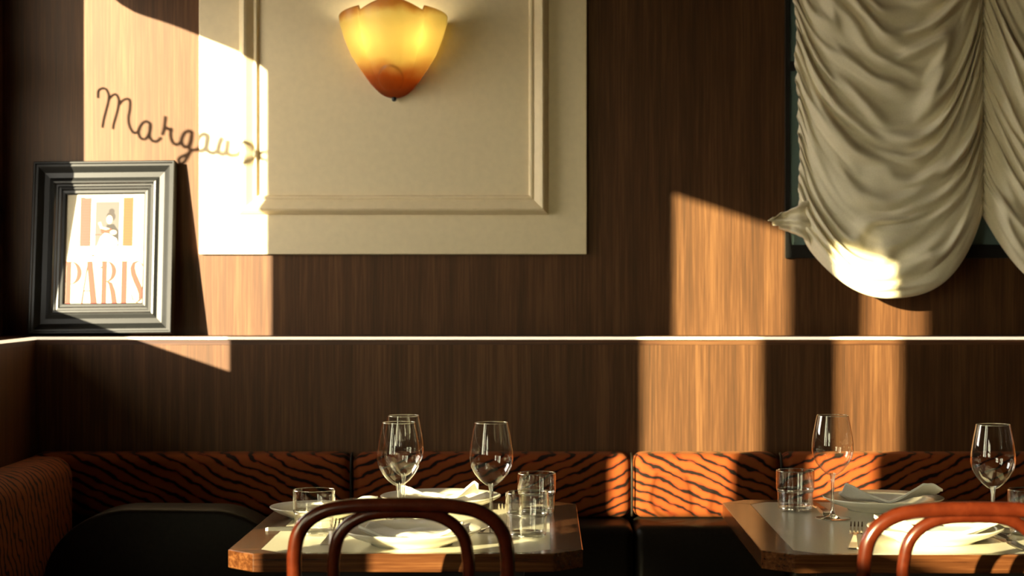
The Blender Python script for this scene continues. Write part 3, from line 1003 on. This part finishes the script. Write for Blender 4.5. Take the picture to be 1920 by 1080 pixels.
def tumbler(label, x, y):
    g = thing('tumbler', label, 'glass', (x, y, ZT), group='stacking water tumblers')
    lathe('wall', [(0.0335, 0.004), (0.0345, 0.012), (0.0348, 0.030), (0.0350, 0.038), (0.0368, 0.0415), (0.0374, 0.045), (0.0376, 0.060), (0.0377, 0.0785)], M['glass'], g, 56)
    lathe('inner_wall', [(0.0310, 0.010), (0.0322, 0.014), (0.0328, 0.037), (0.0350, 0.043), (0.0357, 0.0785)], M['glass'], g, 56)
    lathe('rim', [(0.0377, 0.0785), (0.0373, 0.0797), (0.0364, 0.0799), (0.0357, 0.0785)], M['glass_rim'], g, 56)
    lathe('base', [(0.0, 0.0100), (0.0310, 0.0100), (0.0335, 0.0060), (0.0325, 0.0005), (0.0, 0.0002)], M['glass_rim'], g, 48)
    lathe('step_ring', [(0.0350, 0.0375), (0.0362, 0.0395), (0.0371, 0.0425), (0.0366, 0.0432), (0.0356, 0.0405), (0.0347, 0.0385)], M['glass_rim'], g, 48)
    return g
T = tumbler('tumbler at the left end of the left table, partly behind the chair bow', -0.4115, 3.285)
dup(T, (-0.0300, 3.246, ZT), 'nearer one of the two overlapping tumblers at the right of the left table')
dup(T, (-0.0145, 3.575, ZT), 'tumbler on the left table standing behind another tumbler')
dup(T, (0.4960, 3.625, ZT), 'tumbler at the back left corner of the right table')
dup(T, (0.8690, 3.290, ZT), 'tumbler cut by the right edge of the picture, beside the front wine glass')

# ------------------------------------------------------------------ cutlery
def ribbon(name, pts, m, parent):
    """pts along y: (x, y, z, half width, thickness)"""
    vs, fs = [], []
    for x, y, z, w, t in pts:
        vs += [(x - w, y, z), (x + w, y, z), (x + w * 0.8, y, z + t), (x - w * 0.8, y, z + t)]
    n = len(pts)
    for k in range(n - 1):
        b = 4 * k
        for q in range(4):
            r_ = (q + 1) % 4
            fs.append((b + q, b + r_, b + 4 + r_, b + 4 + q))
    fs.append((0, 3, 2, 1))
    b = 4 * (n - 1)
    fs.append((b, b + 1, b + 2, b + 3))
    bm = bmesh.new()
    bv = [bm.verts.new(v) for v in vs]
    for f in fs:
        bm.faces.new([bv[i] for i in f])
    return from_bm(name, bm, m, parent, False)
def make_fork(label, loc, rotz):
    f = thing('fork', label, 'fork', loc, (0, 0, rotz), 'steel forks')
    ribbon('handle', [(0, -0.100, 0.0, 0.0075, 0.0022), (0, -0.095, 0.0, 0.0098, 0.0026), (0, -0.05, 0.002, 0.0070, 0.003), (0, 0.0, 0.007, 0.0034, 0.0032), (0, 0.030, 0.008, 0.0032, 0.003), (0, 0.040, 0.0065, 0.0080, 0.0024), (0, 0.050, 0.005, 0.0115, 0.002), (0, 0.056, 0.005, 0.012, 0.002)], M['steel'], f)
    for k in range(4):
        x = (k - 1.5) * 0.0064
        ribbon('tine', [(x, 0.056, 0.005, 0.0021, 0.002), (x, 0.072, 0.0065, 0.0020, 0.002), (x * 1.02, 0.086, 0.012, 0.0017, 0.0018), (x * 1.02, 0.098, 0.020, 0.0009, 0.0012)], M['steel'], f)
    return f
def make_knife(label, loc, rotz):
    f = thing('knife', label, 'knife', loc, (0, 0, rotz), 'steel table knives')
    ribbon('handle', [(0, -0.105, 0.0, 0.0075, 0.005), (0, -0.10, 0.0, 0.0092, 0.0065), (0, -0.05, 0.0, 0.0082, 0.0065), (0, -0.002, 0.0, 0.0062, 0.0055)], M['steel'], f)
    ribbon('blade', [(0, -0.002, 0.0008, 0.0060, 0.003), (0.001, 0.02, 0.0004, 0.0092, 0.002), (0.001, 0.07, 0.0004, 0.0098, 0.0016), (0.0, 0.095, 0.0004, 0.0075, 0.0014), (-0.003, 0.107, 0.0004, 0.002, 0.001)], M['steel'], f)
    return f
F = make_fork('fork on the left table with tines rising inside the left chair bow', (-0.375, 3.245, ZT), 0.0)
dup(F, (-0.078, 3.665, ZT), 'fork at the banquette side of the left table, between plate and tumblers', PI)
dup(F, (0.5415, 3.199, ZT), 'fork with dark tines on the right table, left of the sunlit plate', -0.2)
K = make_knife('knife with a dark handle between tumbler and wine glass on the right table', (0.548, 3.655, ZT), 0.0)
dup(K, (-0.400, 3.335, ZT), 'knife lying crosswise at the left edge of the left table', -PI / 2)
dup(K, (0.806, 3.180, ZT), 'knife on the right table by the front wine glass and right end tumbler', PI + 0.05)
